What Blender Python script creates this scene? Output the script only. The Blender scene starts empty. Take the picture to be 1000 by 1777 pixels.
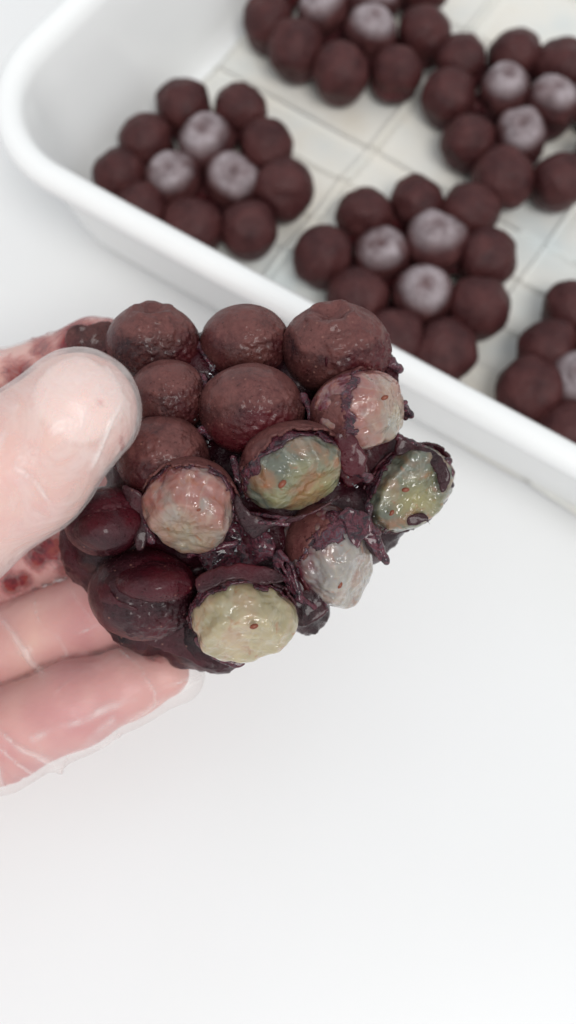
import bpy, bmesh, math
import numpy as np
from mathutils import Vector, Matrix

# ------------------------------------------------------------------ camera, light, exposure
# lengths in the code are centimetres; CM turns them into metres
CM = 0.01
sc = bpy.context.scene
COL = sc.collection
F = 1600.0; PITCH = math.radians(70); H = 21.0
fw = np.array([0, math.cos(PITCH), -math.sin(PITCH)])
up = np.array([0, math.sin(PITCH), math.cos(PITCH)])
rt = np.array([1.0, 0, 0])
CAM = np.array([0, 0, H])

cd = bpy.data.cameras.new('camera'); cam = bpy.data.objects.new('camera', cd); COL.objects.link(cam)
cam.location = (0, 0, H * CM); cam.rotation_euler = (math.radians(90) - PITCH, 0, 0)
cd.sensor_fit = 'VERTICAL'; cd.sensor_height = 36; cd.lens = 36 * F / 1777
cd.clip_start = 0.005; cd.clip_end = 50
cd.dof.use_dof = True; cd.dof.focus_distance = 0.135; cd.dof.aperture_fstop = 13
sc.camera = cam

w = bpy.data.worlds.new('World'); sc.world = w; w.use_nodes = True
w.node_tree.nodes['Background'].inputs[0].default_value = (0.94, 0.965, 1.0, 1)
w.node_tree.nodes['Background'].inputs[1].default_value = 0.77


def area(name, loc, target, size, energy, color):
    l = bpy.data.lights.new(name, 'AREA'); l.shape = 'RECTANGLE'; l.size = size[0] * CM; l.size_y = size[1] * CM
    l.energy = energy; l.color = color
    o = bpy.data.objects.new(name, l); COL.objects.link(o)
    o.location = Vector(loc) * CM
    o.rotation_euler = (Vector(target) - Vector(loc)).to_track_quat('-Z', 'Y').to_euler()


area('window_light', (40, -100, 200), (0, 12, 2), (95, 80), 28, (1.0, 0.985, 0.96))
sc.view_settings.view_transform = 'Standard'; sc.view_settings.look = 'None'
sc.view_settings.exposure = 0.0; sc.view_settings.gamma = 1.0
sc.render.engine = 'CYCLES'
sc.cycles.transparent_max_bounces = 16; sc.cycles.max_bounces = 10


# ------------------------------------------------------------------ geometry helpers
def ray(x, y): return fw + rt * ((x - 500) / F) - up * ((y - 888.5) / F)
def at(x, y, d): return CAM + ray(x, y) * d                  # a point d cm in front of the lens
def onz(x, y, z):
    r = ray(x, y); return CAM + r * ((z - H) / r[2])


def _hash(i, j, k, s):
    n = (i.astype(np.int64) * 73856093) ^ (j.astype(np.int64) * 19349663) ^ (k.astype(np.int64) * 83492791) ^ (s * 2654435761)
    n = n & 0xffffffff
    n = ((n ^ (n >> 15)) * 2246822519) & 0xffffffff
    n = ((n ^ (n >> 13)) * 3266489917) & 0xffffffff
    n = n ^ (n >> 16)
    return (n & 0xffff) / 32767.5 - 1.0


def noise(p, s=0):
    p = np.asarray(p, float); f = np.floor(p); t = p - f; t = t * t * t * (t * (6 * t - 15) + 10); f = f.astype(np.int64)
    x, y, z = f[..., 0], f[..., 1], f[..., 2]; a, b, c = t[..., 0], t[..., 1], t[..., 2]
    r = 0
    for dx in (0, 1):
        for dy in (0, 1):
            for dz in (0, 1):
                r = r + _hash(x + dx, y + dy, z + dz, s) * (a if dx else 1 - a) * (b if dy else 1 - b) * (c if dz else 1 - c)
    return r


def fbm(p, s=0, o=3):
    r = 0; a = 1.0; n = 0; p = np.asarray(p, float)
    for k in range(o):
        r = r + a * noise(p * (2.03 ** k) + 7.3 * k, s + k); n += a; a *= 0.5
    return r / n


def surface_nets(fn, lo, hi, h):
    lo = np.array(lo, float); hi = np.array(hi, float)
    n = np.ceil((hi - lo) / h).astype(int) + 1
    ax = [lo[i] + h * np.arange(n[i]) for i in range(3)]
    if np.prod(n) < 60000:
        V = fn(np.stack(np.meshgrid(*ax, indexing='ij'), -1))
    else:                                   # coarse pass first, then only the blocks the surface can cross
        st = 4; nc = -(-(n - 1) // st) + 1
        cax = [lo[i] + h * st * np.arange(nc[i]) for i in range(3)]
        Vc = fn(np.stack(np.meshgrid(*cax, indexing='ij'), -1))
        near = np.abs(Vc) < st * h * 1.25 + 0.07
        n = (nc - 1) * st + 1; ax = [lo[i] + h * np.arange(n[i]) for i in range(3)]
        V = np.repeat(np.repeat(np.repeat(Vc, st, 0), st, 1), st, 2)
        o = st // 2; V = V[o:o + n[0], o:o + n[1], o:o + n[2]]
        pad = [(0, n[i] - V.shape[i]) for i in range(3)]; V = np.pad(V, pad, mode='edge')
        mk = np.repeat(np.repeat(np.repeat(near, st, 0), st, 1), st, 2)[o:o + n[0], o:o + n[1], o:o + n[2]]
        mk = np.pad(mk, pad, mode='edge')
        q = np.argwhere(mk); V[mk] = fn(lo + h * q)
    S = V < 0
    cnt = np.zeros(n - 1, np.int8)
    for dx in (0, 1):
        for dy in (0, 1):
            for dz in (0, 1):
                cnt += S[dx:n[0] - 1 + dx, dy:n[1] - 1 + dy, dz:n[2] - 1 + dz]
    act = (cnt > 0) & (cnt < 8)
    idx = np.argwhere(act); ids = -np.ones(n - 1, np.int64); ids[tuple(idx.T)] = np.arange(len(idx))
    acc = np.zeros((len(idx), 3)); wgt = np.zeros(len(idx))
    cor = [(a, b, c) for a in (0, 1) for b in (0, 1) for c in (0, 1)]
    for u in cor:
        for v in cor:
            if sum(v) - sum(u) == 1 and all(v[i] >= u[i] for i in range(3)):
                i0 = idx + u; i1 = idx + v
                a = V[tuple(i0.T)]; b = V[tuple(i1.T)]
                m = (a < 0) != (b < 0)
                t = np.where(m, a / np.where(m, a - b, 1), 0)
                acc += np.where(m[:, None], np.array(u) + t[:, None] * (np.array(v) - np.array(u)), 0); wgt += m
    verts = lo + h * (idx + acc / wgt[:, None])
    faces = []
    for d in range(3):
        e, f = (d + 1) % 3, (d + 2) % 3
        s0 = [slice(None)] * 3; s1 = [slice(None)] * 3; s0[d] = slice(0, -1); s1[d] = slice(1, None)
        A = S[tuple(s0)]; Bm = S[tuple(s1)]
        q = np.argwhere(A != Bm)
        q = q[(q[:, e] > 0) & (q[:, f] > 0) & (q[:, e] < n[e] - 1) & (q[:, f] < n[f] - 1)]
        fl = A[tuple(q.T)]
        E = np.zeros(3, int); E[e] = 1; G = np.zeros(3, int); G[f] = 1
        c = [ids[tuple((q - o).T)] for o in (E + G, G, 0 * E, E)]
        quad = np.stack(c, 1); quad[~fl] = quad[~fl][:, ::-1]
        faces.append(quad)
    return verts, np.concatenate(faces)


def link(name, verts, faces, mat, parent=None, origin=None, smooth=True):
    """one mesh object; verts in cm world coordinates, faces a quad/tri array or a list"""
    origin = np.zeros(3) if origin is None else np.asarray(origin, float)
    me = bpy.data.meshes.new(name)
    v = (np.asarray(verts, float) - origin) * CM
    if isinstance(faces, np.ndarray):
        k = faces.shape[1]
        me.vertices.add(len(v)); me.vertices.foreach_set('co', v.ravel())
        me.loops.add(faces.size); me.loops.foreach_set('vertex_index', faces.ravel().astype(np.int32))
        me.polygons.add(len(faces)); me.polygons.foreach_set('loop_start', np.arange(0, faces.size, k, dtype=np.int32))
        me.update(calc_edges=True)
    else:
        me.from_pydata(v.tolist(), [], faces)
    me.validate()
    if smooth: me.polygons.foreach_set('use_smooth', [True] * len(me.polygons))
    me.materials.append(mat)
    o = bpy.data.objects.new(name, me); COL.objects.link(o)
    if parent is not None:
        o.parent = parent
        o.location = Vector(origin * CM) - parent.location
    else: o.location = origin * CM
    return o


def normals(v, f):
    n = np.zeros_like(v)
    if f.shape[1] == 4: fn = np.cross(v[f[:, 2]] - v[f[:, 0]], v[f[:, 3]] - v[f[:, 1]])
    else: fn = np.cross(v[f[:, 1]] - v[f[:, 0]], v[f[:, 2]] - v[f[:, 0]])
    for c in range(f.shape[1]): np.add.at(n, f[:, c], fn)
    return n / (np.linalg.norm(n, axis=1, keepdims=True) + 1e-12)


def attr(o, name, vals):
    a = o.data.attributes.new(name, 'FLOAT', 'POINT'); a.data.foreach_set('value', np.asarray(vals, np.float32))


def thing(name, loc, label, cat, group=None):
    o = bpy.data.objects.new(name, None); COL.objects.link(o); o.empty_display_size = 0.01
    o.location = Vector(loc) * CM
    o['label'] = label; o['category'] = cat
    if group: o['group'] = group
    return o


def smin(a, b, k):
    h = np.clip(0.5 + 0.5 * (b - a) / k, 0, 1)
    return b + (a - b) * h - k * h * (1 - h)


def sphere_sdf(P, c, r): return np.sqrt(((P - c) ** 2).sum(-1)) - r


def cone_sdf(P, a, b, ra, rb):
    a = np.asarray(a); b = np.asarray(b); ba = b - a
    t = np.clip(((P - a) @ ba) / (ba @ ba), 0, 1)
    return np.sqrt(((P - a - t[..., None] * ba) ** 2).sum(-1)) - (ra + (rb - ra) * t)


def ico(sub):
    bm = bmesh.new(); bmesh.ops.create_icosphere(bm, subdivisions=sub, radius=1)
    v = np.array([q.co[:] for q in bm.verts]); f = np.array([[q.index for q in p.verts] for p in bm.faces]); bm.free()
    return v, f


# ------------------------------------------------------------------ material helpers
class M:
    def __init__(s, name):
        s.m = bpy.data.materials.new(name); s.m.use_nodes = True; s.t = s.m.node_tree; s.n = s.t.nodes
        s.b = s.n['Principled BSDF']; s.out = s.n['Material Output']
        tc = s.n.new('ShaderNodeTexCoord'); oi = s.n.new('ShaderNodeObjectInfo')
        mp = s.n.new('ShaderNodeVectorMath'); mp.operation = 'MULTIPLY_ADD'
        s.t.links.new(tc.outputs['Object'], mp.inputs[0]); mp.inputs[1].default_value = (100, 100, 100)
        sh = s.n.new('ShaderNodeVectorMath'); sh.operation = 'SCALE'; sh.inputs[0].default_value = (91, 47, 63)
        s.t.links.new(oi.outputs['Random'], sh.inputs['Scale']); s.t.links.new(sh.outputs[0], mp.inputs[2])
        s.co = mp.outputs[0]; s.tc = tc
    def ln(s, a, b): s.t.links.new(a, b); return s
    def noise(s, scale, detail=4, rough=0.55, dist=0.0):
        q = s.n.new('ShaderNodeTexNoise'); q.inputs['Scale'].default_value = scale; q.inputs['Detail'].default_value = detail
        q.inputs['Roughness'].default_value = rough; q.inputs['Distortion'].default_value = dist
        s.ln(s.co, q.inputs['Vector']); return q.outputs['Fac']
    def vor(s, scale, feature='F1'):
        q = s.n.new('ShaderNodeTexVoronoi'); q.inputs['Scale'].default_value = scale; q.feature = feature
        s.ln(s.co, q.inputs['Vector']); return q.outputs['Distance']
    def attr(s, name):
        q = s.n.new('ShaderNodeAttribute'); q.attribute_name = name; return q.outputs['Fac']
    def ramp(s, fac, stops):
        q = s.n.new('ShaderNodeValToRGB'); e = q.color_ramp.elements
        while len(e) < len(stops): e.new(0.5)
        for i, (p, c) in enumerate(stops):
            e[i].position = p; e[i].color = (c, c, c, 1) if isinstance(c, (int, float)) else (*c, 1)
        s.ln(fac, q.inputs[0]); return q.outputs[0]
    def mix(s, fac, a, b, mode='MIX'):
        q = s.n.new('ShaderNodeMix'); q.data_type = 'RGBA'; q.blend_type = mode
        for i, x in ((0, fac), (6, a), (7, b)):
            if isinstance(x, (int, float)): q.inputs[i].default_value = x if i == 0 else (x, x, x, 1)
            elif isinstance(x, tuple): q.inputs[i].default_value = (*x, 1)
            else: s.ln(x, q.inputs[i])
        return q.outputs[2]
    def math(s, op, a, b=0.0):
        q = s.n.new('ShaderNodeMath'); q.operation = op; q.use_clamp = False
        for i, x in ((0, a), (1, b)):
            if isinstance(x, (int, float)): q.inputs[i].default_value = x
            else: s.ln(x, q.inputs[i])
        return q.outputs[0]
    def bump(s, h, dist_cm, strength=1.0, prev=None):
        q = s.n.new('ShaderNodeBump'); q.inputs['Distance'].default_value = dist_cm * CM; q.inputs['Strength'].default_value = strength
        s.ln(h, q.inputs['Height'])
        if prev is not None: s.ln(prev, q.inputs['Normal'])
        return q.outputs[0]
    def set(s, **kw):
        for k, v in kw.items():
            k = k.replace('_', ' ')
            if hasattr(v, 'is_output') or isinstance(v, bpy.types.NodeSocket): s.ln(v, s.b.inputs[k])
            elif isinstance(v, tuple) and len(v) == 3 and s.b.inputs[k].type == 'RGBA': s.b.inputs[k].default_value = (*v, 1)
            else: s.b.inputs[k].default_value = v
        return s


def mat_table():
    m = M('white_table'); n = m.noise(0.12, 2)
    m.set(Base_Color=m.ramp(n, [(0.3, (0.775, 0.78, 0.775)), (0.7, (0.80, 0.805, 0.805))]), Roughness=0.35)
    return m.m


def mat_enamel():
    m = M('white_enamel')
    n = m.noise(1.2, 2)
    m.set(Base_Color=(0.875, 0.885, 0.875), Roughness=0.22, Normal=m.bump(n, 0.02, 0.3)); m.b.inputs['Coat Weight'].default_value = 0.3
    return m.m


def mat_paper():
    m = M('baking_paper')
    n = m.noise(0.35, 3); g = m.noise(9, 4)
    c = m.ramp(n, [(0.30, (0.62, 0.66, 0.65)), (0.47, (0.72, 0.715, 0.67)), (0.56, (0.74, 0.72, 0.66)), (0.72, (0.70, 0.65, 0.56))])
    m.set(Base_Color=c, Roughness=0.42, Normal=m.bump(g, 0.012, 0.4)); m.b.inputs['Coat Weight'].default_value = 0.15
    return m.m


def mat_choc(name, light, dark, rough, coat=0.0, red=(0.10, 0.016, 0.018)):
    m = M(name)
    a = m.noise(1.6, 5, 0.6, 0.6); b = m.noise(7, 5, 0.65); c = m.noise(0.9, 3)
    col = m.mix(m.ramp(a, [(0.32, 0.0), (0.66, 1.0)]), dark, light)
    col = m.mix(m.ramp(c, [(0.44, 0.0), (0.66, 0.85)]), col, red)
    col = m.mix(m.ramp(m.noise(14, 6, 0.8), [(0.52, 0.0), (0.70, 0.45)]), col, tuple(min(1, x * 2.1 + 0.02) for x in light))
    lit_bloom_fac = m.attr('bloom')  # dusty bloom that also puts a lit top into the colour
    dusty_lit = m.mix(m.noise(3.5, 5, 0.7), tuple(x * 0.85 for x in light), tuple(x * 1.9 + .01 for x in light))
    col = m.mix(m.math('MULTIPLY', lit_bloom_fac, m.ramp(m.noise(5, 6, 0.75), [(0.35, 0.30), (0.6, 1.0)])), col, dusty_lit)
    spk = m.ramp(m.vor(5.5), [(0.05, 1.0), (0.12, 0.0)])
    col = m.mix(m.math('MULTIPLY', spk, 0.6), col, (0.27, 0.13, 0.10))
    v = m.vor(11); h = m.noise(22, 5, 0.7)
    nb = m.bump(m.ramp(v, [(0.0, 1.0), (0.22, 0.0)]), 0.02, 0.9)
    nb = m.bump(m.noise(5, 4, 0.6, 1.0), 0.04, 0.5, nb)
    nb = m.bump(h, 0.024, 0.8, nb)
    rr = m.math('ADD', m.ramp(b, [(0.35, max(0.1, rough - 0.24)), (0.65, rough + .03)]), m.math('MULTIPLY', lit_bloom_fac, 0.2))
    m.set(Base_Color=col, Normal=nb, Roughness=rr)
    m.b.inputs['Coat Weight'].default_value = coat; m.b.inputs['Coat Roughness'].default_value = 0.12
    m.b.inputs['Specular IOR Level'].default_value = 0.22
    return m.m


def mat_tray_berry(name, frost):
    m = M(name)
    a = m.noise(2.0, 4, 0.6); b = m.noise(9, 4)
    col = m.mix(m.ramp(a, [(0.3, 0.0), (0.7, 1.0)]), (0.036, 0.009, 0.010), (0.086, 0.027, 0.026))
    if frost:
        f = m.math('MULTIPLY', m.attr('frost'), m.ramp(b, [(0.25, 0.55), (0.6, 1.0)]))
        col = m.mix(f, col, (0.38, 0.33, 0.345))
    m.set(Base_Color=col, Roughness=0.6 if frost else m.ramp(b, [(0.35, 0.32), (0.65, 0.6)]), Normal=m.bump(m.noise(8, 5, 0.7), 0.04, 0.9)); m.b.inputs['Specular IOR Level'].default_value = 0.25
    return m.m


def mat_flesh(name, rim, core, blotch):
    """wet jelly-like pulp: a translucent rim, a paler heart, blotches and fibres that run out from the heart"""
    m = M(name)
    a = m.noise(1.7, 3, 0.5, 0.6); b = m.noise(2.4, 3, 0.5, 0.5); c = m.noise(5, 3, 0.5, 0.8)
    heart = m.ramp(m.math('ADD', m.math('MULTIPLY', m.attr('heart'), 0.55), m.math('MULTIPLY', a, 0.60)), [(0.58, 0.0), (0.90, 1.0)])
    col = m.mix(heart, rim, core)
    col = m.mix(m.ramp(b, [(0.50, 0.0), (0.72, 0.8)]), col, blotch)
    col = m.mix(m.ramp(m.attr('fibre'), [(0.50, 0.0), (0.95, 0.22)]), col, (0.60, 0.56, 0.46))
    col = m.mix(m.ramp(c, [(0.60, 0.0), (0.74, 0.65)]), col, (0.42, 0.13, 0.04))
    col = m.mix(m.attr('edge'), col, (0.17, 0.03, 0.05))
    nb = m.bump(m.attr('fibre'), 0.008, 0.3)
    nb = m.bump(m.noise(3, 2, 0.4, 0.6), 0.04, 0.4, nb)
    cn = m.bump(m.noise(4.5, 2, 0.45, 1.2), 0.10, 1.0, nb)
    m.set(Base_Color=col, Roughness=0.35, Normal=nb, Coat_Normal=cn)
    m.b.inputs['Transmission Weight'].default_value = 0.30; m.b.inputs['IOR'].default_value = 1.36; m.b.inputs['Subsurface Weight'].default_value = 1.0
    m.b.inputs['Subsurface Radius'].default_value = (1.0, 0.8, 0.5); m.b.inputs['Subsurface Scale'].default_value = 0.0016
    m.b.inputs['Coat Weight'].default_value = 1.0; m.b.inputs['Coat Roughness'].default_value = 0.05; m.b.inputs['Coat IOR'].default_value = 1.6
    return m.m


def mat_torn():
    m = M('torn_skin_wet'); a = m.noise(6, 5, 0.7, 1.0)
    col = m.ramp(a, [(0.34, (0.008, 0.008, 0.014)), (0.46, (0.045, 0.008, 0.018)), (0.56, (0.12, 0.015, 0.030)), (0.64, (0.07, 0.06, 0.08)), (0.72, (0.16, 0.04, 0.055))])
    m.set(Base_Color=col, Roughness=0.25, Normal=m.bump(m.noise(13, 5, 0.7, 1.0), 0.06, 1.0))
    m.b.inputs['Coat Weight'].default_value = 0.5; m.b.inputs['Coat Roughness'].default_value = 0.1
    return m.m


def mat_plain(name, col, rough):
    m = M(name); a = m.noise(20, 3)
    m.set(Base_Color=m.mix(a, col, tuple(x * 0.6 for x in col)), Roughness=rough)
    return m.m


def mat_skin():
    m = M('skin')
    a = m.noise(0.55, 3, 0.5); b = m.noise(1.6, 4, 0.6)
    col = m.mix(m.ramp(a, [(0.35, 0.0), (0.65, 1.0)]), (0.74, 0.43, 0.36), (0.66, 0.32, 0.295))
    col = m.mix(m.ramp(b, [(0.5, 0.0), (0.75, 0.35)]), col, (0.80, 0.58, 0.44))
    col = m.mix(m.attr('flush'), col, (0.46, 0.105, 0.125))
    col = m.mix(m.attr('nail'), col, (0.86, 0.68, 0.63))
    m.set(Base_Color=col, Roughness=0.5, Normal=m.bump(m.noise(9, 4, 0.6), 0.02, 0.35))
    m.b.inputs['Subsurface Weight'].default_value = 0.35
    m.b.inputs['Subsurface Radius'].default_value = (1.0, 0.35, 0.2); m.b.inputs['Subsurface Scale'].default_value = 0.003
    return m.m


def mat_glove():
    """thin clear film: mostly see-through, milky where it is seen edge-on, glossy, stained with juice where it touched the fruit"""
    m = M('clear_glove_film'); t = m.t
    tr = m.n.new('ShaderNodeBsdfTransparent'); tr.inputs[0].default_value = (0.985, 0.985, 0.985, 1)
    fc = m.n.new('ShaderNodeLayerWeight'); fc.inputs['Blend'].default_value = 0.42
    wr = m.noise(1.1, 5, 0.6, 2.5); fine = m.noise(5, 4, 0.6, 1.5)
    st = m.attr('stain')
    stn = m.noise(2.4, 6, 0.75, 2.2)
    sfac = m.ramp(m.math('ADD', m.math('MULTIPLY', st, 0.60), m.math('MULTIPLY', stn, 0.70)), [(0.60, 0.0), (0.92, 0.95)])
    scol = m.ramp(m.noise(2.6, 4, 0.6), [(0.36, (0.09, 0.006, 0.016)), (0.46, (0.24, 0.016, 0.030)), (0.54, (0.33, 0.055, 0.04)), (0.60, (0.18, 0.010, 0.018))])
    base = m.mix(sfac, (0.86, 0.80, 0.77), scol)
    nb = m.bump(wr, 0.10, 0.35); nb = m.bump(fine, 0.02, 0.3, nb)
    m.set(Base_Color=base, Roughness=0.20, Normal=nb)
    m.b.inputs['Specular IOR Level'].default_value = 0.5
    fac = m.ramp(fc.outputs['Facing'], [(0.0, 0.14), (0.5, 0.22), (0.85, 0.36), (1.0, 0.45)])
    fac = m.math('ADD', fac, m.math('MULTIPLY', m.attr('fold'), 0.36)); fac = m.math('ADD', fac, m.math('MULTIPLY', m.attr('milky'), m.ramp(wr, [(0.35, 0.10), (0.65, 0.30)])))
    m.ln(m.mix(sfac, (0.985, 0.985, 0.985), m.mix(0.55, scol, (0.75, 0.10, 0.10))), tr.inputs[0])
    fac = m.math('MAXIMUM', fac, m.math('MULTIPLY', sfac, 0.62))
    fac = m.math('MINIMUM', fac, 0.95)
    mx = m.n.new('ShaderNodeMixShader')
    m.ln(fac, mx.inputs[0]); m.ln(tr.outputs[0], mx.inputs[1]); m.ln(m.b.outputs[0], mx.inputs[2]); m.ln(mx.outputs[0], m.out.inputs['Surface'])
    return m.m


MT = dict(
    table=mat_table(), enamel=mat_enamel(), paper=mat_paper(),
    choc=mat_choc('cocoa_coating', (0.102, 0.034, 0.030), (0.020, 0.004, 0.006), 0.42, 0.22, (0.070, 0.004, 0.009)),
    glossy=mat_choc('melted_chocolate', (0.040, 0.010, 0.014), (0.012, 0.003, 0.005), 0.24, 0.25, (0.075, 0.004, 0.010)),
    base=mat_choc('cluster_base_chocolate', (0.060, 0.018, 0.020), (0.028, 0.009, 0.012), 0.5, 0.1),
    tb=mat_tray_berry('dark_berry_coating', False), tf=mat_tray_berry('frosted_berry_coating', True),
    fgreen=mat_flesh('green_berry_flesh', (0.155, 0.17, 0.125), (0.35, 0.31, 0.13), (0.36, 0.15, 0.06)),
    fpink=mat_flesh('pink_berry_flesh', (0.40, 0.17, 0.14), (0.44, 0.36, 0.25), (0.38, 0.37, 0.32)),
    fpale=mat_flesh('pale_berry_flesh', (0.42, 0.36, 0.21), (0.62, 0.52, 0.34), (0.54, 0.38, 0.26)),
    fpearl=mat_flesh('pearly_berry_flesh', (0.32, 0.29, 0.27), (0.47, 0.43, 0.36), (0.36, 0.18, 0.13)),
    core=mat_choc('gap_shade_chocolate', (0.020, 0.005, 0.008), (0.006, 0.0015, 0.003), 0.22, 0.15, (0.05, 0.002, 0.007)),  # near-black chocolate, shade of the gaps painted into its colour
    torn=mat_torn(), seed=mat_plain('seed_brown', (0.22, 0.05, 0.02), 0.4), scar=mat_plain('stem_scar_brown', (0.045, 0.015, 0.014), 0.7),
    skin=mat_skin(), glove=mat_glove(),
)

# ------------------------------------------------------------------ table
t = link('table_top', [(-150, -120, 0), (150, -120, 0), (150, 180, 0), (-150, 180, 0)], [(0, 1, 2, 3)], MT['table'])
t['kind'] = 'structure'; t['label'] = 'plain glossy white table top under the tray and the hand'

# ------------------------------------------------------------------ tray (its own frame: A to the right and near, B away)
TH = math.radians(34.6)
A_ = np.array([math.cos(TH), -math.sin(TH), 0]); B_ = np.array([math.sin(TH), math.cos(TH), 0]); Z_ = np.array([0, 0, 1.0])
def tr(a, b, z): return A_ * a + B_ * b + Z_ * z
TA0, TA1, TB0, TB1 = -15.6, 14.5, 8.35, 28.6      # outer edge of the rim
SLANT = -0.030


def loop(inset, z, n=14, m=10):
    a0, a1, b0, b1 = TA0 + inset, TA1 - inset, TB0 + inset, TB1 - inset; r = max(3.1 - inset, 0.6)
    pts = []
    for cx, cy, s in ((a1 - r, b1 - r, 0), (a0 + r, b1 - r, 90), (a0 + r, b0 + r, 180), (a1 - r, b0 + r, 270)):
        for k in range(n + 1):
            q = math.radians(s + 90 * k / n); pts.append((cx + r * math.cos(q), cy + r * math.sin(q)))
    out = []
    for i in range(len(pts)):
        p, q = pts[i], pts[(i + 1) % len(pts)]
        seg = m if (i % (n + 1)) == n else 1
        for k in range(seg): out.append((p[0] + (q[0] - p[0]) * k / seg, p[1] + (q[1] - p[1]) * k / seg))
    # the near side runs very slightly askew, and the long sides bow a little
    res = []
    for a, b in out:
        f = (TB1 - b) / (TB1 - TB0)
        b2 = b + f * (0.045 * (a + 12)) * (1 if a > -12 else 0.0)
        res.append(tr(a, b2, z))
    return res


prof = [(2.6, 0.0), (1.75, 0.0), (1.45, 0.06), (1.28, 0.25), (1.18, 0.6), (0.95, 1.6), (0.72, 2.6), (0.52, 3.35), (0.36, 3.62),
        (0.16, 3.72), (0.04, 3.85), (0.0, 4.0), (0.05, 4.16), (0.18, 4.27), (0.36, 4.29), (0.54, 4.22), (0.66, 4.08), (0.74, 3.85),
        (0.92, 3.0), (1.15, 1.9), (1.36, 0.95), (1.52, 0.55), (1.75, 0.36), (2.1, 0.30), (3.2, 0.30)]
V = []; Fc = []
for ins, z in prof: V += loop(ins, z)
L = len(V) // len(prof)
for i in range(len(prof) - 1):
    for k in range(L): Fc.append((i * L + k, i * L + (k + 1) % L, (i + 1) * L + (k + 1) % L, (i + 1) * L + k))
Fc.append(tuple(range(L))[::-1]); Fc.append(tuple(range((len(prof) - 1) * L, len(prof) * L)))
org = tr(-3, 17, 0)
tray = thing('enamel_tray', org, 'deep white enamel tray with rounded corners holding the berry clusters', 'tray')
bod = link('tray_body', V, Fc, MT['enamel'], tray, org)

# baking paper on the tray floor with pressed fold lines
ca = [-8.47, -8.28, -2.9, 0.1, 3.0, 6.2, 9.4]; cb = [10.75, 12.05, 13.5, 14.85, 16.2, 18.8, 21.55, 24.2]
ga = np.unique(np.concatenate([np.linspace(-13.75, 12.4, 130)] + [[c - .07, c - .03, c, c + .03, c + .07] for c in ca]))
gb = np.unique(np.concatenate([np.linspace(10.0, 26.9, 90)] + [[c - .07, c - .03, c, c + .03, c + .07] for c in cb]))
GA, GB = np.meshgrid(ga, gb, indexing='ij')
def tent(x, c, w_): return np.clip(1 - np.abs(x - c) / w_, 0, 1)
Zp = 0.40 + 0 * GA
for i, c in enumerate(ca): Zp += (0.13 if i % 2 else 0.11) * tent(GA, c, 0.07) + (0.11 if i % 2 else -0.07) * tent(GA, c, 1.3) ** 1.2
for i, c in enumerate(cb): Zp += (0.13 if i % 2 else 0.11) * tent(GB, c, 0.07) + (0.10 if i % 2 else -0.07) * tent(GB, c, 1.2) ** 1.2
Zp += 0.025 * fbm(np.stack([GA * .4, GB * .4, 0 * GA], -1), 5)
Zp = np.maximum(Zp, 0.312)
PV = (A_ * GA[..., None] + B_ * GB[..., None] + Z_ * Zp[..., None]).reshape(-1, 3)
na, nb_ = GA.shape; ii = np.arange(na * nb_).reshape(na, nb_)
PF = np.stack([ii[:-1, :-1], ii[1:, :-1], ii[1:, 1:], ii[:-1, 1:]], -1).reshape(-1, 4)
pap = link('baking_paper', PV, PF, MT['paper'], None, org, smooth=False)
pap['label'] = 'cream baking paper with straight fold creases lining the white tray'; pap['category'] = 'baking paper'
so = pap.modifiers.new('thickness', 'SOLIDIFY'); so.thickness = 0.0001; so.offset = 1

# ------------------------------------------------------------------ clusters lying in the tray
rng = np.random.default_rng(11)
IV, IF = ico(5)


def tray_berry_mesh(seed, frost):
    d = IV; r = 1 + 0.11 * fbm(d * 1.2 + seed * 9, seed, 2) + 0.03 * fbm(d * 3.2, seed + 3, 2) + 0.014 * fbm(d * 8, seed + 5, 3)
    th = np.arccos(np.clip(d[:, 2], -1, 1)); ph = np.arctan2(d[:, 1], d[:, 0])
    if frost:
        r += 0.05 * np.exp(-((th - .36) / .10) ** 2) * (0.9 + 0.12 * np.cos(5 * ph + seed)) - 0.10 * np.exp(-(th / .26) ** 2)
    v = d * r[:, None] * np.array([1, 1, 0.90])
    me = bpy.data.meshes.new('berry'); me.from_pydata((v * 0.725 * CM).tolist(), [], IF.tolist())
    me.polygons.foreach_set('use_smooth', [True] * len(IF)); me.materials.append(MT['tf' if frost else 'tb'])
    a = me.attributes.new('frost', 'FLOAT', 'POINT')
    fr = np.clip((1.15 - th) / 0.5, 0, 1) * (0.70 + 0.3 * np.exp(-((th - .5) / .25) ** 2)) * (1 - 0.55 * np.exp(-(th / .22) ** 2))
    fr *= np.clip(0.85 + 0.9 * fbm(d * 1.9, seed + 50, 4), 0, 1)
    a.data.foreach_set('value', fr.astype(np.float32))
    return me


dark_me = [tray_berry_mesh(s, False) for s in range(12)]; frost_me = [tray_berry_mesh(20 + s, True) for s in range(9)]

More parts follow.
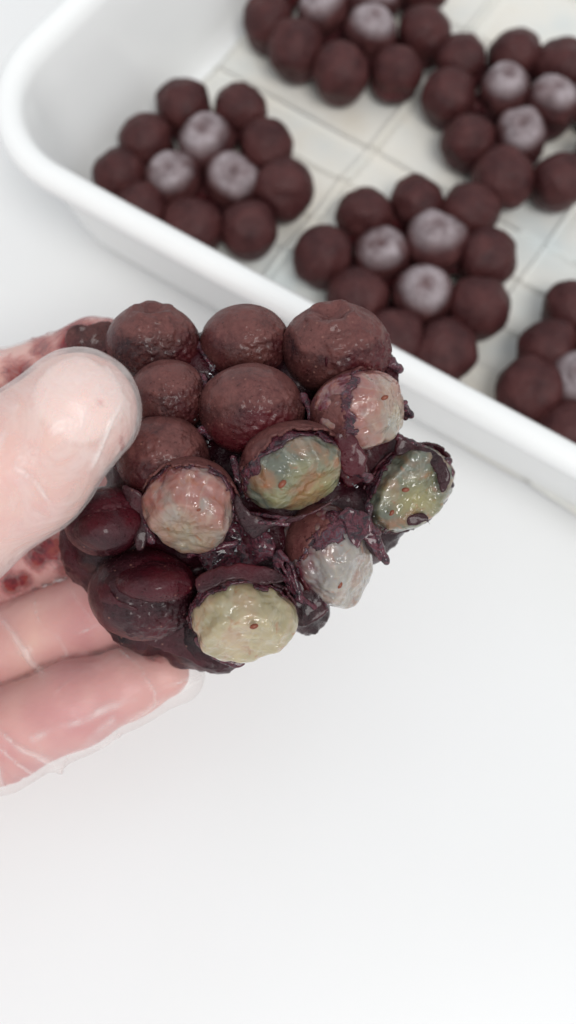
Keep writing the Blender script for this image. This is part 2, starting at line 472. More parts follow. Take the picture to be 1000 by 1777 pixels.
GROUP = 'frozen berry clusters on the baking paper in the tray'
clusters = [
    ('round cluster of dark coated berries in the rounded left corner of the tray',
     [(320, 180), (418, 182), (252, 237), (208, 297), (243, 358), (335, 388), (435, 390), (494, 322), (464, 245)],
     [(357, 245), (302, 305), (403, 308)]),
    ('dark berry cluster in the middle of the tray right behind the held cluster',
     [(632, 366), (722, 345), (815, 360), (846, 440), (833, 528), (772, 603), (683, 585), (620, 510), (560, 435)],
     [(663, 437), (755, 415), (733, 505)]),
    ('dark berry cluster cut off by the top edge of the photo',
     [(465, 28), (512, 78), (592, 118), (690, 116), (738, 50), (735, -32), (655, -62), (560, -70), (480, -40)],
     [(562, 15), (643, 52), (645, -8)]),
    ('dark berry cluster at the upper right touching the one at the top edge',
     [(893, 88), (978, 108), (800, 95), (778, 160), (812, 235), (873, 300), (973, 305), (1048, 262), (1052, 165)],
     [(875, 152), (958, 172), (905, 228)]),
    ('dark berry cluster cut by the right edge just above the tray rim',
     [(993, 528), (950, 597), (920, 670), (985, 745), (1075, 770), (1130, 700), (1140, 610), (1075, 520)],
     [(1008, 658), (1048, 595), (1075, 680)]),
]
nb = 0
for ci, (lab, ring, mid) in enumerate(clusters):
    ctr = np.mean([onz(x, y, 1.35) for x, y in mid], 0)
    root = thing('berry_cluster', (ctr[0], ctr[1], 0.45), lab, 'berry cluster', GROUP)
    pts = []
    for j, (x, y) in enumerate(ring + mid):
        fr = j >= len(ring)
        z = 1.52 if fr else 1.36 + rng.uniform(-.06, .06)
        p = onz(x, y + (5 if fr else 7), z)
        me = (frost_me if fr else dark_me)[nb % (9 if fr else 12)]
        o = bpy.data.objects.new('berry', me); COL.objects.link(o); o.parent = root
        o.location = Vector(p * CM) - root.location
        out = Vector((p - ctr)); out.z = 0
        tilt = 0.12 if fr else 0.45
        q = Vector((0, 0, 1)).rotation_difference((Vector((0, 0, 1)) + out.normalized() * tilt + Vector(rng.uniform(-.15, .15, 3))).normalized())
        o.rotation_mode = 'QUATERNION'; o.rotation_quaternion = q @ Matrix.Rotation(rng.uniform(0, 6), 3, 'Z').to_quaternion()
        s = rng.uniform(0.95, 1.12) * (1.0 if fr else 1.02); o.scale = (s * rng.uniform(.94, 1.08), s * rng.uniform(.95, 1.04), s)
        if fr: o['label'] = 'berry with a whitish bloom and a stem scar on top'
        pts.append(p); nb += 1
    pts = np.array(pts); low = pts.copy(); low[:, 2] = 1.02; low[:, :2] = ctr[:2] + (low[:, :2] - ctr[:2]) * 0.97
    def f(P):
        r = None
        for a in low:
            q = np.sqrt((P[..., 0] - a[0]) ** 2 + (P[..., 1] - a[1]) ** 2 + ((P[..., 2] - a[2]) * 1.05) ** 2) - 0.70
            r = q if r is None else smin(r, q, 0.22)
        return np.maximum(r, 0.47 - P[..., 2]) + 0.03 * fbm(P * 2.2, 3, 2)
    lo = pts.min(0) - 1.0; hi = pts.max(0) + 1.0; lo[2] = 0.3; hi[2] = 1.9
    v, fa = surface_nets(f, lo, hi, 0.085)
    link('chocolate_base', v, fa, MT['base'], root, (ctr[0], ctr[1], 0.45))

# ------------------------------------------------------------------ the hand in its clear glove
def K(x, y, d, r): return (at(x, y, d), r)
fingers = {
    'index': [K(-430, 880, 16.4, .98), K(-180, 745, 16.6, .86), K(0, 690, 16.6, .76), K(170, 630, 16.3, .72), K(290, 640, 15.9, .60)],
    'middle': [K(-480, 1040, 16.3, .98), K(-200, 1010, 16.6, .86), K(0, 968, 16.5, .76), K(130, 915, 16.2, .73), K(270, 860, 15.8, .62)],
    'ring': [K(-480, 1190, 16.1, .95), K(-180, 1178, 16.4, .84), K(0, 1128, 16.3, .78), K(185, 1058, 16.0, .72), K(310, 1010, 15.7, .6)],
    'pinky': [K(-440, 1350, 15.6, .88), K(-160, 1315, 15.7, .80), K(0, 1278, 15.5, .76), K(130, 1222, 15.4, .70), K(225, 1185, 15.3, .56), K(285, 1168, 15.3, .42)],
    'thumb': [K(-620, 1260, 14.4, 1.45), K(-330, 1060, 13.3, 1.15), K(-110, 918, 12.8, .99), K(38, 808, 12.7, .935), K(138, 712, 12.75, .79)],
}
palm = [(K(-480, 890, 16.6, 1.05), K(-900, 1180, 16.3, 1.35)), (K(-520, 1040, 16.5, 1.1), K(-900, 1250, 16.3, 1.4)),
        (K(-520, 1190, 16.3, 1.1), K(-900, 1330, 16.2, 1.4)), (K(-480, 1350, 15.9, 1.0), K(-880, 1450, 16.0, 1.4)),
        (K(-620, 1260, 14.4, 1.45), K(-950, 1420, 15.8, 1.6)), (K(-900, 1330, 16.2, 1.6), K(-1500, 1680, 16.4, 1.9)),
        (K(-1500, 1680, 16.4, 1.9), K(-2000, 1950, 16.6, 2.2))]


def hand_fn(grow, tip, kf):
    def f(P):
        r = None
        for nm, ch in fingers.items():
            g = None
            for i in range(len(ch) - 1):
                e1 = tip if i == len(ch) - 2 else 0
                q = cone_sdf(P, ch[i][0], ch[i + 1][0], ch[i][1], ch[i + 1][1] + e1)
                g = q if g is None else smin(g, q, 0.22)
            r = g if r is None else smin(r, g, kf)
        g = None
        for a, b in palm:
            q = cone_sdf(P, a[0], b[0], a[1], b[1]); g = q if g is None else smin(g, q, 0.5)
        return smin(r, g, 0.45) - grow
    return f


allp = np.array([k[0] for ch in fingers.values() for k in ch] + [q[0] for p in palm for q in p])
def bounds(p, m): return p.min(0) - m, p.max(0) + m


def fine_hand(fn, h):
    """near part of the hand at finer spacing than the wrist"""
    lo, hi = bounds(allp, 2.4); return surface_nets(fn, lo, hi, h)


def seg_d(v, a, b):
    ba = b - a; t_ = np.clip(((v - a) @ ba) / (ba @ ba), 0, 1); return np.linalg.norm(v - a - t_[:, None] * ba, axis=1)


def px_of(v):
    q = v - CAM; d = q @ fw; return np.stack([500 + F * (q @ rt) / d, 888.5 - F * (q @ up) / d], 1), d


hv, hf = fine_hand(hand_fn(0, 0, 0.06), 0.07)
hn = normals(hv, hf)
# joint creases of the fingers: grooves round the bone, and the thumb nail as a raised plate
def groove(v, c, ax, wd, rad):
    ax = ax / np.linalg.norm(ax); q = v - c; al = q @ ax; rd = np.linalg.norm(q - al[:, None] * ax, axis=1)
    return np.exp(-(al / wd) ** 2) * (rd < rad)
g = np.zeros(len(hv))
for nm in ('index', 'middle', 'ring', 'pinky'):
    ch = fingers[nm]
    for i in (1, 2):
        ax = ch[i + 1][0] - ch[i - 1][0]
        for o_ in (-.12, .10): g += 0.035 * groove(hv, ch[i][0] + ax / np.linalg.norm(ax) * (o_ + (-.45 if nm == 'ring' else 0.1)), ax, 0.05, 1.1)
nail_c = at(168, 690, 12.0)
ux = (fingers['thumb'][4][0] - fingers['thumb'][3][0]); ux /= np.linalg.norm(ux)
vn = -fw + 0.35 * rt + .25 * up; vn -= ux * (vn @ ux); vn /= np.linalg.norm(vn); uy = np.cross(vn, ux)
q = hv - (fingers['thumb'][4][0] + ux * 0.12)
nx, ny, nz = q @ ux, q @ uy, q @ vn
nail = np.clip((1.08 - (np.abs(nx / 0.52) ** 2.6 + np.abs(ny / 0.56) ** 2.6)) / 0.25, 0, 1) * (nz > 0.2)
hv2 = hv + hn * (-g + 0.012 * fbm(hv * 1.5, 8))[:, None]
hv2 += hn * (0.05 * nail)[:, None]
hand = thing('hand', at(-900, 1300, 16.2), 'left-hand side hand in a thin clear glove holding the bitten berry cluster', 'hand')
hand['label'] = 'hand in a thin clear plastic glove pinching the bitten berry cluster'
horg = at(-900, 1300, 16.2)
hand.location = Vector(horg * CM)
sk = link('hand_skin', hv2, hf, MT['skin'], hand, horg)
tips = np.array([fingers[n][k][0] for n, k in (('pinky', 3), ('pinky', 4), ('pinky', 2), ('ring', 3), ('ring', 2), ('middle', 2), ('middle', 3))])
fl = np.zeros(len(hv))
for p in tips: fl = np.maximum(fl, np.exp(-(np.linalg.norm(hv - p, axis=1) / 1.05) ** 4) * 0.75)
attr(sk, 'flush', 1.3 * fl * np.clip(0.7 + 0.7 * fbm(hv * 0.9, 3), 0, 1)); attr(sk, 'nail', nail * 0.6)

# glove film: looser than the hand, longer at the tips, with folds
fingers['pinky'][-1] = K(310, 1168, 15.3, .36)
gv, gf = fine_hand(hand_fn(0.030, 0.03, 0.08), 0.042)
gn = normals(gv, gf); gp, gd = px_of(gv)
front = (gn @ -fw) > -0.1
ridge = np.zeros(len(gv)); fold = np.zeros(len(gv))
# fold lines pressed in the film: (x, y) ends seen from the palm side, width cm, height cm, depth range
folds = [((132, 622), (182, 690), .035, .045, 'thumb'), ((112, 640), (48, 745), .035, .03, 'thumb'), ((178, 690), (205, 668), .04, .04, 'thumb'),
         ((182, 640), (222, 700), .05, .03, 'thumb'), ((-10, 780), (60, 830), .05, .04, 'thumb'), ((60, 830), (95, 885), .05, .03, 'thumb'),
         ((0, 800), (-60, 760), .06, .04, 'thumb'), ((205, 700), (150, 830), .06, .03, 'thumb'), ((30, 700), (-60, 900), .09, .03, 'thumb'),
         ((0, 1072), (80, 1168), .11, .05, 'f'), ((-40, 1235), (30, 1290), .05, .06, 'f'), ((30, 1290), (112, 1325), .07, .08, 'f'),
         ((-60, 1200), (0, 1255), .06, .05, 'f'), ((0, 1295), (60, 1335), .04, .04, 'f'), ((0, 1320), (10, 1375), .05, .05, 'f'),
         ((190, 1262), (350, 1172), .05, .05, 'f'), ((270, 1200), (340, 1170), .03, .03, 'f'), ((90, 1325), (200, 1268), .06, .05, 'f'),
         ((0, 560), (110, 580), .06, .03, 'f'), ((140, 1100), (170, 1085), .03, .02, 'f'), ((60, 1280), (230, 1210), .10, .03, 'f')]
for (x0, y0), (x1, y1), wd, ht, kind in folds:
    m = front & ((gd < 13.6) if kind == 'thumb' else (gd > 14.2))
    a = np.array([x0, y0], float); b = np.array([x1, y1], float); ba = b - a
    t_ = np.clip(((gp - a) @ ba) / (ba @ ba), 0, 1); gw = gp + 9 * np.stack([fbm(gv * 1.4, 71), fbm(gv * 1.4, 72)], 1); dd = np.linalg.norm(gw - a - t_[:, None] * ba, axis=1) * gd / F
    wd = wd * (.45 if kind == 'thumb' else .6); e = np.exp(-(dd / wd) ** 2) * m * np.sin(np.pi * np.clip(t_ * .9 + .05, 0, 1)) ** .4 * np.clip(.75 + 1.3 * fbm(gv * 2.2, 73), 0.1, 1)
    ridge += ht * 1.3 * e; fold = np.maximum(fold, e)
u1 = rt * .77 + up * .64; u2 = rt * -.64 + up * .77
wq = np.stack([gv @ u1 * 1.5, gv @ u2 * .55, gv @ fw * .6], 1) + .35 * np.stack([fbm(gv * .9, 91), fbm(gv * .9, 92), 0 * gd], 1)
wl = np.clip(1 - np.abs(noise(wq, 95)) / .055, 0, 1) * np.clip(fbm(gv * .8, 96) * 4 + .3, 0, 1)
wq2 = np.stack([gv @ u1 * .5, gv @ u2 * 1.3, gv @ fw * .6], 1); wl = np.maximum(wl, np.clip(1 - np.abs(noise(wq2, 97)) / .05, 0, 1) * np.clip(fbm(gv * .9, 98) * 4 - .4, 0, 1))
ridge += 0.022 * wl; fold = np.maximum(fold, .65 * wl * (fbm(gv * 3, 99) * 1.2 + .6))
gv2 = gv + gn * (ridge + 0.022 * (1 - np.abs(fbm(gv * 0.9 + 3, 21, 3)) * 2.2) + 0.006 * fbm(gv * 4, 5))[:, None]
# the film hangs loose below the little finger
loose = np.exp(-(seg_d(gv, at(-40, 1380, 15.6), at(330, 1180, 15.3)) / 0.42) ** 2) * np.clip(-(gn @ up), 0, 1)
gv2 += (-up)[None, :] * (0.13 * loose)[:, None]
gl = link('glove', gv2, gf, MT['glove'], hand, horg)
gl['label'] = 'thin clear plastic glove with folds and berry juice stains'
stains = [((35, 655), 45, 1), ((75, 605), 38, .8), ((140, 590), 55, 1.1), ((185, 585), 40, 1.1), ((10, 700), 50, 1), ((165, 590), 30, 1), ((110, 640), 40, .9),
          ((65, 965), 30, 1.1), ((90, 950), 34, 1.2), ((20, 1012), 26, 1.1), ((40, 1005), 22, 1), ((270, 1130), 30, .9), ((110, 985), 24, .8), ((210, 1085), 26, .8), ((155, 1010), 18, .8)]
st = np.zeros(len(gv))
for (x, y), r, s_ in stains:
    st = np.maximum(st, s_ * np.exp(-((gp[:, 0] - x) ** 2 + (gp[:, 1] - y) ** 2) / (r * r)) * (gd > 14.2))
st = np.maximum(st, .50 * np.exp(-((gp[:, 0] - 172) ** 2 + ((gp[:, 1] - 704)) ** 2) / (26. ** 2)) * (gd < 13.6) * front)
st = np.maximum(st, .6 * np.exp(-(((gp[:, 0] - 212) / 9) ** 2 + ((gp[:, 1] - 770) / 30) ** 2)) * (gd < 13.6))
attr(gl, 'milky', np.clip((14.2 - gd) / 0.6, 0, 1) * front * np.clip(.6 + .8 * fbm(gv * .7, 77), 0, 1)); attr(gl, 'stain', st); attr(gl, 'fold', np.clip(fold, 0, 1))

# ------------------------------------------------------------------ the held cluster
corg = at(420, 860, 14.6)
held = thing('berry_cluster', corg, 'large bitten berry cluster with pale flesh showing, pinched by the gloved fingers', 'berry cluster')
DV, DF = ico(6)
def cam2w(v): return v[:, 0:1] * rt + v[:, 1:2] * up + v[:, 2:3] * (-fw)
def unit(v): v = np.array(v, float); return v / np.linalg.norm(v)


def berry(x, y, d, a, b, rot, seed, mat='choc', calyx=None, bite=None, label=None, cdep=None, crystal=(0.5, -0.3, 0.8)):
    k = d / F; c = at(x, y, d)
    A, B, Cc = a * k, b * k, (cdep or (a + b) / 2) * k
    cr, sr = math.cos(math.radians(rot)), math.sin(math.radians(rot))
    dirs = DV
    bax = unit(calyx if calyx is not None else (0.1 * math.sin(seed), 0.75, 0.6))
    lit_bloom = np.clip((dirs @ bax - 0.42 + 0.30 * fbm(dirs * 2.1, seed + 40, 4)) / 0.16, 0, 1)  # bloom on the upper side; the bottom stays dark as painted shade
    def place(r):
        v = dirs * r[:, None] * np.array([A, B, Cc]); v = np.stack([v[:, 0] * cr - v[:, 1] * sr, v[:, 0] * sr + v[:, 1] * cr, v[:, 2]], 1)
        return c + cam2w(v)
    r = 1 + 0.030 * fbm(dirs * 1.6 + seed * 3.1, seed, 3)
    cr_m = np.clip((dirs @ unit(crystal) - 0.55 + 0.45 * fbm(dirs * 2.5, seed + 9)) * 4, 0, 1)
    r += 0.045 * cr_m * np.clip(fbm(dirs * 12, seed + 2, 2) * 1.6, -0.3, 1) + 0.005 * fbm(dirs * 9, seed + 4, 3)
    # a smear line of coating
    s1 = dirs @ unit((0.3, -0.8, 0.5)) - 0.45 + 0.12 * fbm(dirs * 2, seed + 6); r += 0.014 / (1 + np.exp(-s1 * 60))
    if calyx is not None:
        cx = unit(calyx); th = np.arccos(np.clip(dirs @ cx, -1, 1)); e = np.cross(cx, (0, 0, 1.)); e /= np.linalg.norm(e); e2 = np.cross(cx, e)
        ph = np.arctan2(dirs @ e, dirs @ e2); w_ = 1 + .25 * fbm(dirs * 6, seed + 30)
        r += 0.055 * np.exp(-((th * w_ - .42) / .09) ** 2) * (0.7 + 0.5 * np.cos(5 * ph + seed)) - 0.20 * np.exp(-(th * w_ / .27) ** 4)
    r += 0.010 * lit_bloom
    if bite is None:
        o = link('berry', place(r), DF, MT[mat], held, c); attr(o, 'bloom', lit_bloom * (1 if mat == 'choc' else 0.12))
        if label: o['label'] = label
        return o
    bd, t0, fmat = unit(bite[0]), bite[1], bite[2]
    mk = dirs @ bd - t0 + 0.27 * fbm(dirs * 2.6, seed + 11, 4) + 0.06 * fbm(dirs * 11, seed + 12, 2)
    r2 = r + 0.035 * np.exp(-(mk / 0.07) ** 2) * (1 + fbm(dirs * 8, seed + 13))
    keep = (mk[DF] < 0).all(1)
    o = link('berry', place(r2), DF[keep], MT[mat], held, c)
    attr(o, 'bloom', lit_bloom * (1 if mat == 'choc' else 0.3))
    s = o.modifiers.new('skin thickness', 'SOLIDIFY'); s.thickness = 0.035 * CM; s.offset = -1
    if label: o['label'] = label
    # flesh: swollen pulp with lobes, flattened where it was bitten
    rf = 0.955 + 0.13 * fbm(dirs * 1.7 + 5, seed + 15, 2) + 0.035 * fbm(dirs * 5, seed + 19, 2)
    pl = bite[3] if len(bite) > 3 else 0.86
    db = dirs @ bd; lim = pl / np.maximum(db, 0.2) * (1 + 0.09 * fbm(dirs * 2.6, seed + 18, 3)); h_ = np.clip(0.5 + 0.5 * (lim - rf) / 0.12, 0, 1)
    rf = lim + (rf - lim) * h_ - 0.12 * h_ * (1 - h_)
    f_ = link('flesh', place(rf), DF, MT[fmat], o, c); f_.parent = o; f_.location = (0, 0, 0)
    e1 = unit(np.cross(bd, (0.3, 1, 0.1))); e2_ = np.cross(bd, e1); pq = np.stack([dirs @ e1, dirs @ e2_], 1) + .12 * np.stack([fbm(dirs * 2, seed + 60), fbm(dirs * 2, seed + 61)], 1)
    an = pq / (np.linalg.norm(pq, axis=1, keepdims=True) + .05); fib = 1 - np.abs(fbm(np.concatenate([an * 3.0, (np.linalg.norm(pq, axis=1) * 1.2)[:, None]], 1), seed + 62, 2)) * 4
    attr(f_, 'fibre', np.clip(fib, 0, 1) * np.clip(np.linalg.norm(pq, axis=1) * 2.2 - .2, 0, 1)); attr(f_, 'heart', np.clip(dirs @ bd, 0, 1))
    attr(f_, 'edge', np.clip(1 - (mk + 0.02) / 0.30, 0, 1) ** 1.5 * np.clip(0.75 + 1.2 * fbm(dirs * 6, seed + 20), 0, 1))
    # dark wet strip of torn skin along the edge
    rt_ = np.maximum(rf, 0.90) + 0.035 + 0.03 * fbm(dirs * 8, seed + 21, 3)
    side = dirs @ unit((-0.2, 0.6, 0.2)) if len(bite) < 5 else dirs @ unit(bite[4])
    mk2 = mk + 0.03 - 0.36 * np.clip(side + 0.9 * fbm(dirs * 3.1, seed + 22), 0, 1)
    kp = ((mk2[DF] < 0) & (mk[DF] > -0.12)).all(1)
    g_ = link('torn_skin', place(rt_), DF[kp], MT['torn'], o, c); g_.parent = o; g_.location = (0, 0, 0)
    s = g_.modifiers.new('skin thickness', 'SOLIDIFY'); s.thickness = 0.03 * CM; s.offset = -1
    return o


def seed_on(parent, x, y, d, l, rot=0.0):
    v, f = ico(3); k = d / F
    v = v * np.array([l, l * 0.6, l * 0.6]) * k; c0, s0 = math.cos(rot), math.sin(rot)
    v = np.stack([v[:, 0] * c0 - v[:, 1] * s0, v[:, 0] * s0 + v[:, 1] * c0, v[:, 2]], 1)
    c = at(x, y, d); o = link('seed', c + cam2w(v), f, MT['seed'], parent, c)
    o.location = Vector(c * CM) - held.location - parent.location
    return o


B1 = berry(266, 596, 14.7, 81, 68, 0, 1, 'choc', calyx=(0.05, 0.80, 0.55), label='berry with its stem scar facing up')
B2 = berry(425, 596, 14.7, 78, 66, 3, 2, crystal=(.6, -.2, .7))
B3 = berry(584, 606, 14.4, 94, 80, 0, 3, calyx=(-0.12, .70, .72), label='largest berry with a sunken stem scar')
B4 = berry(293, 688, 14.2, 69, 63, 5, 4)
B5 = berry(437, 710, 13.95, 91, 79, 0, 5, crystal=(.6, -.35, .7))
B6 = berry(623, 716, 13.9, 90, 73, 18, 6, bite=((0.85, -0.28, .42), 0.12, 'fpink', .76, (-.6, .2, .5)), label='bitten berry with pink and cream flesh')
B7 = berry(283, 795, 13.9, 81, 73, 5, 7)
B8 = berry(508, 810, 13.55, 94, 80, 12, 8, bite=((0.30, -0.72, .60), 0.02, 'fgreen', .70, (-.3, .8, .3)), label='bitten berry with wet greenish flesh')
B9 = berry(330, 878, 13.45, 85, 85, 0, 9, bite=((-0.12, -0.72, .68), -0.12, 'fpink', .72, (.8, -.5, .3)), label='bitten berry with pink and yellow flesh')
B10 = berry(706, 848, 14.5, 92, 68, 42, 10, 'glossy', bite=((0.05, -0.35, .93), 0.05, 'fgreen', .60, (-.7, .5, .2)), label='bitten berry with yellow green flesh and ragged skin')
B11 = berry(183, 905, 13.75, 70, 60, 10, 11, 'glossy', label='smooth berry under glossy melted chocolate')
B12 = berry(572, 965, 14.2, 74, 96, 24, 12, 'choc', bite=((0.45, -0.70, .5), 0.14, 'fpearl', .76, (.4, .7, .3)), label='bitten berry with pearly flesh')
B13 = berry(250, 1030, 14.1, 96, 80, -5, 13, 'glossy', label='berry smeared with layers of glossy chocolate')
B14 = berry(421, 1072, 13.6, 94, 80, 0, 14, 'glossy', bite=((0.12, -0.58, .80), -0.10, 'fpale', .74, (-.6, .7, .2)), label='bitten berry with pale cream flesh')

# chocolate that binds the berries, behind and between them; colour darkened to paint the gap shade
core = [(265, 620, 15.5, 62), (425, 620, 15.5, 66), (580, 640, 15.3, 74), (345, 620, 15.3, 42), (505, 625, 15.2, 46), (350, 655, 14.9, 50), (515, 670, 14.8, 50), (300, 710, 15.1, 76), (437, 725, 15.0, 86), (610, 730, 14.9, 70),
        (270, 820, 14.8, 78), (420, 820, 14.8, 90), (520, 830, 14.6, 80), (335, 900, 14.6, 92), (200, 930, 14.7, 74), (640, 800, 14.9, 62),
        (690, 830, 15.1, 64), (440, 935, 14.5, 74), (560, 920, 14.8, 74), (270, 1020, 14.9, 92), (400, 1060, 14.6, 84), (500, 1030, 14.7, 62),
        (250, 1070, 14.9, 60), (340, 1110, 14.8, 52), (380, 1130, 14.6, 36), (530, 1060, 14.8, 36), (620, 930, 14.9, 56), (160, 960, 14.9, 50),
        (670, 900, 14.9, 40), (595, 880, 14.5, 50), (140, 930, 14.7, 34), (180, 990, 14.9, 40), (645, 650, 15.0, 44)]
core = [(at(x, y, d + 0.06), r * 1.05 * d / F) for x, y, d, r in core]
def ffn(P):
    r = None
    for c_, q in core:
        e = sphere_sdf(P, c_, q); r = e if r is None else smin(r, e, 0.2)
    n = fbm(P * 2.6, 31, 3); n2 = np.abs(fbm(P * 6.5, 41, 2))
    return r + 0.09 * n - 0.05 * n2
cp = np.array([c_ for c_, _ in core])
mv, mf = surface_nets(ffn, cp.min(0) - 0.9, cp.max(0) + 0.9, 0.05)
mx_ = link('chocolate_coating', mv, mf, MT['core'], held, corg)


# thin broken sheets of coating: a polygon seen from the front, given real thickness and a wavy surface
def sheet(name, poly, d0, slope=(0, 0), th=0.035, mat='glossy', seed=0, wav=0.10, jag=0.05, label=None, bulge=0.0):
    pc = np.array(poly, float)
    for _ in range(2): nx_ = np.roll(pc, -1, 0); pc = np.stack([pc * .78 + nx_ * .22, pc * .22 + nx_ * .78], 1).reshape(-1, 2)
    cx, cy = pc.mean(0); k = d0 / F
    Q = np.stack([(pc[:, 0] - cx) * k, -(pc[:, 1] - cy) * k], 1)
    ex_, ey_ = (Q.max(0) - Q.min(0)) / 2
    def f(P):
        x, y, z = P[..., 0], P[..., 1], P[..., 2]
        d = np.full(x.shape, 1e9); inside = np.zeros(x.shape, bool)
        for i in range(len(Q)):
            a, b = Q[i], Q[(i + 1) % len(Q)]; ex, ey = b - a
            wx, wy = x - a[0], y - a[1]; t_ = np.clip((wx * ex + wy * ey) / (ex * ex + ey * ey), 0, 1)
            d = np.minimum(d, (wx - ex * t_) ** 2 + (wy - ey * t_) ** 2)
            c1 = (a[1] > y) != (b[1] > y)
            with np.errstate(divide='ignore', invalid='ignore'):
                c2 = x < (b[0] - a[0]) * (y - a[1]) / (b[1] - a[1] + 1e-12) + a[0]
            inside ^= (c1 & c2)
        d = np.sqrt(d) * np.where(inside, -1, 1)
        p2 = np.stack([x, y, 0 * x], -1)
        d = d + jag * (fbm(p2 * 4, seed, 3) + .5 * np.abs(fbm(p2 * 11, seed + 1, 2)))
        rho = (x / ex_) ** 2 + (y / ey_) ** 2
        zc = -bulge * rho + slope[0] * x + slope[1] * y + wav * fbm(p2 * 2.2, seed + 3, 3)
        tt = th * (1 + .5 * fbm(p2 * 4, seed + 5))
        return -smin(-d, tt - np.abs(z - zc), 0.03)
    e = Q.ptp(0) if hasattr(Q, 'ptp') else Q.max(0) - Q.min(0)
    zz = abs(slope[0]) * e[0] / 2 + abs(slope[1]) * e[1] / 2 + wav + th * 2 + .05 + 1.6 * bulge
    v, fa = surface_nets(f, (Q[:, 0].min() - .12, Q[:, 1].min() - .12, -zz), (Q[:, 0].max() + .12, Q[:, 1].max() + .12, zz), 0.022)
    c = at(cx, cy, d0); v = c + cam2w(v)
    o = link(name, v, fa, MT[mat], held, c)
    if label: o['label'] = label
    return o


SH = 'chocolate_flake'
sheet(SH, [(235, 1085), (300, 1078), (345, 1090), (400, 1135), (412, 1150), (380, 1168), (345, 1158), (300, 1135), (262, 1125), (240, 1112)], 14.3, (.1, .2), .04, 'glossy', 1)
sheet(SH, [(105, 925), (150, 955), (175, 1000), (200, 1060), (240, 1112), (215, 1105), (175, 1060), (155, 1010), (125, 975)], 14.5, (.2, .1), .06, 'glossy', 2)
sheet(SH, [(120, 905), (160, 878), (215, 870), (245, 900), (225, 945), (180, 962), (140, 950), (118, 930)], 13.05, (.1, -.1), .04, 'glossy', 3, .04, .02, bulge=.30, label='smooth melted plate of dark chocolate')
sheet(SH, [(180, 985), (240, 968), (320, 985), (335, 1030), (300, 1050), (240, 1045), (195, 1030)], 13.12, (.05, -.45), .035, 'glossy', 4, .04, .03, bulge=.38)
sheet(SH, [(150, 995), (185, 1000), (205, 1040), (250, 1062), (330, 1060), (320, 1095), (260, 1112), (215, 1100), (175, 1055)], 13.42, (.05, .75), .04, 'glossy', 5, .05, .04, bulge=.38)
sheet(SH, [(560, 590), (580, 740), (640, 800), (648, 830), (600, 850), (575, 800)], 14.0, (.2, .3), .05, 'glossy', 6)
sheet(SH, [(600, 745), (640, 790), (632, 825), (600, 835), (585, 800), (575, 755)], 13.45, (.1, .1), .04, 'glossy', 7, .12, .06)
sheet(SH, [(412, 850), (430, 885), (480, 905), (545, 885), (592, 852), (585, 872), (520, 906), (465, 918), (440, 940), (415, 918), (402, 870)], 13.35, (.0, .2), .03, 'glossy', 8, .08, .05)
sheet(SH, [(515, 1000), (545, 985), (560, 1040), (570, 1062), (515, 1100), (505, 1060)], 13.9, (.1, .1), .05, 'glossy', 9, .1, .05)
sheet(SH, [(690, 748), (712, 768), (750, 775), (785, 818), (778, 850), (762, 862), (755, 815), (720, 790), (680, 790)], 14.1, (.1, -.1), .05, 'glossy', 10, .08, .05)
sheet(SH, [(700, 895), (742, 885), (748, 920), (741, 902), (725, 912), (705, 915)], 14.2, (.1, 0), .04, 'glossy', 11, .06, .03)
sheet(SH, [(615, 880), (640, 905), (668, 970), (658, 978), (640, 945), (620, 930), (600, 900)], 13.95, (.1, 0), .045, 'torn', 12, .12, .06)
sheet(SH, [(640, 930), (672, 975), (662, 976), (645, 962), (630, 945)], 14.0, (0, 0), .04, 'glossy', 13, .05, .02)
sheet(SH, [(665, 610), (692, 625), (690, 660), (712, 720), (700, 735), (680, 690), (668, 650)], 14.5, (0, 0), .05, 'glossy', 14, .08, .04)
sheet(SH, [(110, 575), (150, 562), (200, 560), (208, 600), (160, 625), (118, 612)], 15.35, (.1, .1), .07, 'choc', 15, .10, .05)
sheet(SH, [(335, 915), (400, 905), (470, 915), (485, 960), (440, 985), (370, 1000), (340, 985)], 13.95, (.1, .2), .06, 'torn', 16, .16, .06, label='dark wet torn skin between the berries')
sheet(SH, [(345, 1100), (380, 1140), (430, 1150), (415, 1160), (370, 1150), (335, 1110)], 13.7, (0, .2), .03, 'torn', 17, .06, .04)
sheet(SH, [(205, 835), (250, 850), (262, 900), (255, 950), (235, 960), (228, 900)], 13.5, (.1, .1), .035, 'glossy', 18, .06, .03)
sheet(SH, [(595, 880), (635, 890), (650, 920), (620, 960), (585, 960), (560, 985), (575, 930)], 13.62, (.25, .1), .03, 'torn', 19, .08, .08)
sheet(SH, [(335, 1000), (400, 975), (480, 985), (500, 1010), (470, 1015), (400, 1005), (345, 1035)], 13.0, (0, -.5), .04, 'glossy', 20, .07, .04)

seed_on(B14, 441, 1087, 12.82, 8, .3); seed_on(B10, 704, 850, 13.82, 7, .1); seed_on(B10, 680, 890, 13.9, 6, 1)
seed_on(B8, 490, 840, 12.82, 9, .8); seed_on(B12, 590, 1015, 13.62, 7, 1.2); seed_on(B6, 668, 690, 13.2, 7, .4); seed_on(B9, 345, 885, 12.72, 4, .4)

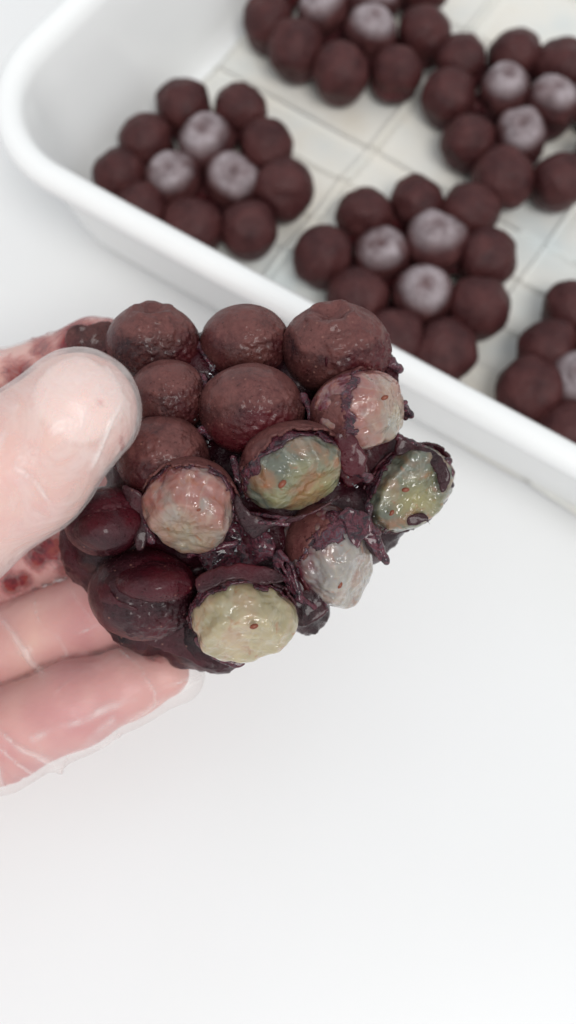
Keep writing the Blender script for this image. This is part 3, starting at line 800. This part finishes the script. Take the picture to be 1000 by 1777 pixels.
# tiny ice crystals caught in the gaps between the berries
rs = np.random.default_rng(5); VV = []; FF = []
for (x, y, d, sp, n_) in [(372, 645, 14.3, 12, 16), (362, 770, 13.9, 10, 14), (350, 735, 13.95, 10, 10), (440, 930, 13.7, 45, 26), (375, 975, 13.6, 25, 18), (400, 905, 13.6, 14, 8),
                          (610, 830, 13.75, 18, 10), (640, 905, 13.95, 18, 12), (345, 610, 14.6, 12, 8), (520, 990, 13.9, 15, 8), (460, 650, 14.2, 30, 6)]:
    for _ in range(n_):
        c = at(x + rs.normal() * sp * .6, y + rs.normal() * sp * .6, d + rs.uniform(-.12, .12)); q = rs.normal(size=(4, 3)) * rs.uniform(.008, .022); b0 = len(VV)
        VV += list(c + q); FF += [(b0, b0 + 1, b0 + 2), (b0, b0 + 2, b0 + 3), (b0, b0 + 3, b0 + 1), (b0 + 1, b0 + 3, b0 + 2)]
ic = M('ice'); ic.set(Base_Color=(0.55, 0.58, 0.60), Roughness=0.15); ic.b.inputs['Transmission Weight'].default_value = 0.7
fc_ = link('frost_crystals', np.array(VV), FF, ic.m, held, corg, smooth=False); fc_['kind'] = 'stuff'

# strings and webs of torn skin stretched between the berries
rs = np.random.default_rng(9)
webs = [((345, 600, 14.6), (370, 640, 14.5), .05), ((352, 655, 14.1), (372, 690, 14.0), .05), ((350, 745, 13.8), (385, 765, 13.9), .045), ((500, 600, 14.5), (520, 640, 14.3), .06),
        ((528, 690, 13.9), (545, 725, 13.8), .06), ((405, 800, 13.6), (425, 850, 13.5), .05), ((408, 870, 13.5), (440, 930, 13.7), .05), ((585, 770, 13.6), (625, 800, 13.6), .06),
        ((600, 800, 13.5), (640, 830, 13.7), .05), ((480, 960, 13.8), (520, 1040, 13.8), .05), ((500, 980, 13.8), (545, 1050, 13.9), .04), ((530, 1000, 13.9), (560, 1060, 14.0), .04),
        ((240, 860, 13.6), (262, 935, 13.5), .05), ((640, 880, 13.9), (655, 925, 14.0), .05), ((630, 900, 13.9), (668, 972, 14.0), .05),
        ((330, 960, 13.7), (400, 945, 13.6), .05), ((420, 900, 13.4), (500, 905, 13.4), .04), ((205, 655, 14.3), (240, 700, 14.2), .05), ((200, 780, 14.0), (225, 830, 13.9), .06),
        ((665, 625, 14.3), (690, 640, 14.4), .06), ((700, 700, 14.1), (712, 722, 14.3), .04), ((690, 760, 14.2), (740, 778, 14.3), .05), ((775, 800, 14.3), (782, 840, 14.4), .05)]
for a, b, rr_ in webs:
    A0, B0 = at(*a), at(*b); L0 = np.linalg.norm(B0 - A0)
    ds = [ (A0 + rs.normal(size=3) * .02, A0 * .5 + B0 * .5 + rs.normal(size=3) * .07 * L0 * 2, B0 + rs.normal(size=3) * .02) for _ in range(3)]
    def fw_(P):
        r = None
        for p0, p1, p2 in ds:
            for u, v_, r0, r1 in ((p0, p1, rr_, rr_ * .55), (p1, p2, rr_ * .55, rr_)):
                q = cone_sdf(P, u, v_, r0, r1); r = q if r is None else smin(r, q, 0.04)
        return r + .018 * fbm(P * 14, 5, 2)
    al = np.array([p for d_ in ds for p in d_])
    v, fa = surface_nets(fw_, al.min(0) - rr_ - .05, al.max(0) + rr_ + .05, 0.02)
    link('torn_strand', v, fa, MT['torn'], held, (A0 + B0) / 2)
